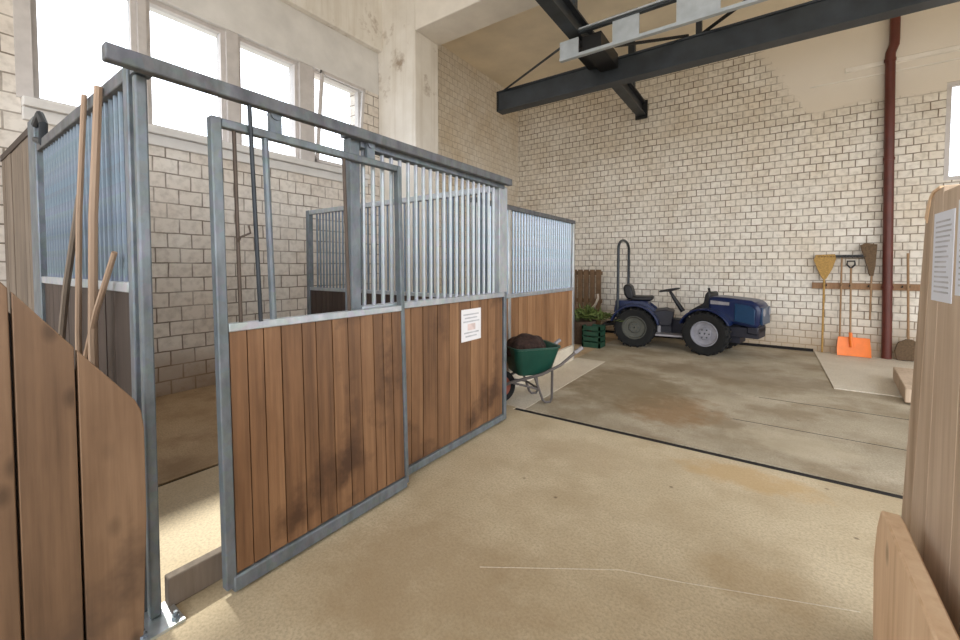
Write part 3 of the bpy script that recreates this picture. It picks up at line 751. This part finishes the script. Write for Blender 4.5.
# ------------------------------------------------------------------ heap left of tractor
loc=(-3.30,8.95,0)
p=empty('pallet',loc,0,'brown wooden pallet standing upright behind the stall end','pallet')
m=MB()
for k in range(5): m.box(-3.66+.14*k,-3.55+.14*k,8.90,8.925,0,1.42)
m.build('slats',M['cardboard'],p,off=loc)
for z in (.08,.68,1.30): MB().box(-3.66,-2.99,8.926,9.02,z,z+.08).build('batten',M['cardboard'],p,off=loc)
loc=(-2.93,8.05,0)
m=MB()
prof=[(.001,.0),(.22,.0),(.27,.2),(.29,.42),(.30,.44),(.27,.44),(.25,.2),(.20,.03),(.001,.03)]
m.lathe(prof,(-2.98,7.70,0),'z',24); tag(m.build('basket',M['wicker'],off=loc),'dark brown basket on the floor beside the stall end','basket'); bpy.data.objects['basket'].location=loc
loc=(-2.62,7.45,0)
p=empty('crate',loc,0,'dull green plastic crate just behind the tractor wheel','crate')
m=MB(); x0,x1,y0,y1=-2.80,-2.46,7.30,7.62
m.box(x0,x1,y0,y1,0,.02)
for z in (.02,.12,.22,.32):
    h=.075
    m.box(x0,x1,y0,y0+.015,z,z+h); m.box(x0,x1,y1-.015,y1,z,z+h); m.box(x0,x0+.015,y0,y1,z,z+h); m.box(x1-.015,x1,y0,y1,z,z+h)
for x in (x0,x1-.03):
    for y in (y0,y1-.03): m.box(x,x+.03,y,y+.03,0,.40)
m.build('body',M['green_crate'],p,off=loc)
# cut greenery piled on basket
m=MB(); rr=random.Random(3)
for k in range(420):
    a=rr.uniform(0,6.28); r=abs(rr.gauss(0,.16)); c=Vector((-2.88+r*math.cos(a)*1.5,7.85+r*math.sin(a),.50+max(0,.16-r*.4)*rr.random()+rr.uniform(-.04,.05)))
    d=Vector((rr.uniform(-1,1),rr.uniform(-1,1),rr.uniform(-.5,.7))).normalized(); u=d.orthogonal().normalized()
    L=rr.uniform(.06,.14); w=rr.uniform(.012,.025)
    v=[m.bm.verts.new(q) for q in (c-d*L,c+u*w,c+d*L,c-u*w)]; m.bm.faces.new(v)
tag(m.build('cut_greenery',M['leaf']),'heap of cut green leaves on the dark basket beside the tractor','greenery',kind='stuff')
m=MB(); m.tube([(-3.12,8.28,.02),(-3.10,8.3,.35),(-3.03,8.3,.55),(-2.90,8.3,.70),(-2.84,8.3,.84),(-2.86,8.32,.92)],.025,8)
tag(m.build('hose',M['hose']),'pale bent hose sticking up between pallet and tractor','hose')

# ------------------------------------------------------------------ wheelbarrow (x from wheel to handles)
B=empty('wheelbarrow',(-2.37,3.75,0.006),math.atan2(.80,.60),'green wheelbarrow parked at the end of the first stall','wheelbarrow')
m=MB(); m.lathe([(.125,-.028),(.165,-.035),(.185,-.015),(.185,.015),(.165,.035),(.125,.028)],(0,0,.185),'y',28)
w=m.build('wheel',M['rubber'],B); 
m=MB(); m.lathe([(.130,-.026),(.130,.026),(.10,.012),(.03,.02),(.008,.02),(.008,-.02),(.03,-.02),(.10,-.012)],(0,0,.185),'y',24); m.build('rim',M['barrow_rim'],w)
for s in (-1,1):
    m=MB(); m.tube([(-.02,s*.055,.185),(.10,s*.09,.24),(.42,s*.20,.33),(.62,s*.23,.42),(.80,s*.24,.55),(.84,s*.242,.575)],.016,10); m.build('handle_tube',M['barrow_steel'],B)
    m=MB(); m.tube([(.79,s*.24,.545),(.88,s*.245,.60)],.022,10); m.build('grip',M['step'],B)
    m=MB(); m.tube([(.34,s*.17,.31),(.44,s*.17,.04),(.47,s*.17,.012),(.53,s*.17,.012),(.55,s*.17,.05),(.53,s*.215,.37)],.014,8); m.build('leg',M['barrow_steel'],B)
m=MB(); m.tube([(.10,-.09,.24),(.40,-.17,.16)],.012,8); m.tube([(.10,.09,.24),(.40,.17,.16)],.012,8); m.tube([(.40,-.17,.16),(.40,.17,.16)],.012,8); m.tube([(-.005,-.07,.185),(-.005,.07,.185)],.012,8)
m.build('brace',M['barrow_steel'],B)
def ring(cx,hx,hy,z,r,n=6):
    o=[]
    for (sx,sy,a0) in ((1,1,0),(-1,1,90),(-1,-1,180),(1,-1,270)):
        for k in range(n+1):
            a=R(a0+90*k/n); o.append((cx+sx*(hx-r)+r*math.cos(a),sy*(hy-r)+r*math.sin(a),z))
    return o
m=MB()
rings=[ring(.36,.18,.15,.315,.06),ring(.36,.205,.17,.34,.07),ring(.37,.27,.225,.60,.08),ring(.37,.285,.24,.605,.09),ring(.37,.285,.24,.622,.09),ring(.37,.26,.215,.618,.075),ring(.36,.195,.16,.35,.06),ring(.36,.17,.14,.33,.055)]
V=[[m.bm.verts.new(q) for q in r_] for r_ in rings]
for a,b in zip(V,V[1:]):
    n=len(a)
    for k in range(n): m.bm.faces.new((a[k],a[(k+1)%n],b[(k+1)%n],b[k]))
m.bm.faces.new(V[0]); m.bm.faces.new(list(reversed(V[-1])))
m.build('tray',M['green_tub'],B)
# load
m=MB(); rr=random.Random(5)
bmesh.ops.create_icosphere(m.bm,subdivisions=4,radius=1)
for v in m.bm.verts:
    k=1+.10*math.sin(7*v.co.x+3)*math.cos(6*v.co.y)+.07*rr.random()
    v.co=Vector((v.co.x*.22*k,v.co.y*.175*k,max(-.07,v.co.z*.16*k)))
o=m.build('manure_heap',M['manure']); o.location=(-2.37+.6*.32,3.75+.8*.32,.58); o.rotation_euler=(0,0,math.atan2(.8,.6))
tag(o,'dark brown manure heaped in the green wheelbarrow','manure',kind='stuff')

# ------------------------------------------------------------------ light
w=bpy.data.worlds.new('world'); sc.world=w; w.use_nodes=True; nt=w.node_tree
bg=nt.nodes['Background']
tc=nt.nodes.new('ShaderNodeTexCoord'); sp=nt.nodes.new('ShaderNodeSeparateXYZ'); rp=nt.nodes.new('ShaderNodeValToRGB')
nt.links.new(tc.outputs['Generated'],sp.inputs[0]); nt.links.new(sp.outputs[2],rp.inputs[0]); nt.links.new(rp.outputs[0],bg.inputs[0])
e=rp.color_ramp.elements; e[0].position=.0; e[0].color=(.42,.39,.34,1); e[1].position=.03; e[1].color=(.93,.96,1,1)
bg.inputs[1].default_value=4.0
def portal(loc,rot,sx,sy):
    l=bpy.data.lights.new('daylight_portal','AREA'); l.shape='RECTANGLE'; l.size=sx; l.size_y=sy; l.cycles.is_portal=True
    o=bpy.data.objects.new('daylight_portal',l); COL.objects.link(o); o.location=loc; o.rotation_euler=rot
portal((4.75,1.2,2.3),(0,R(90),0),4.6,12.4)
portal((XW-.4,2.7,3.8),(0,R(-90),0),1.5,4.0)
portal((-.5,-5,3.3),(R(90),0,0),11,6.6)

sl=bpy.data.lights.new('sun','SUN'); so=bpy.data.objects.new('sun',sl); COL.objects.link(so)
sl.energy=6.0; sl.angle=R(3.0); sl.color=(1,.93,.80)
so.rotation_euler=Vector((1,-.10,-1.10)).to_track_quat('-Z','Y').to_euler(); so.location=(-9,2,8)
# ------------------------------------------------------------------ camera
cam=bpy.data.cameras.new('camera'); co=bpy.data.objects.new('camera',cam); COL.objects.link(co)
cam.sensor_width=36; cam.lens=410/960*36; cam.clip_start=.02
pitch=2.0; co.location=(0,0,1.5); co.rotation_euler=(R(90-pitch),0,R(35))
py=266+410*math.tan(R(pitch)); cam.shift_y=-(320-py)/960
sc.camera=co
sc.view_settings.view_transform='Standard'; sc.view_settings.look='None'; sc.view_settings.exposure=0; sc.view_settings.gamma=1
sc.view_settings.use_curve_mapping=False
sc.cycles.use_denoising=True; sc.cycles.max_bounces=10; sc.cycles.diffuse_bounces=6; sc.cycles.transparent_max_bounces=16
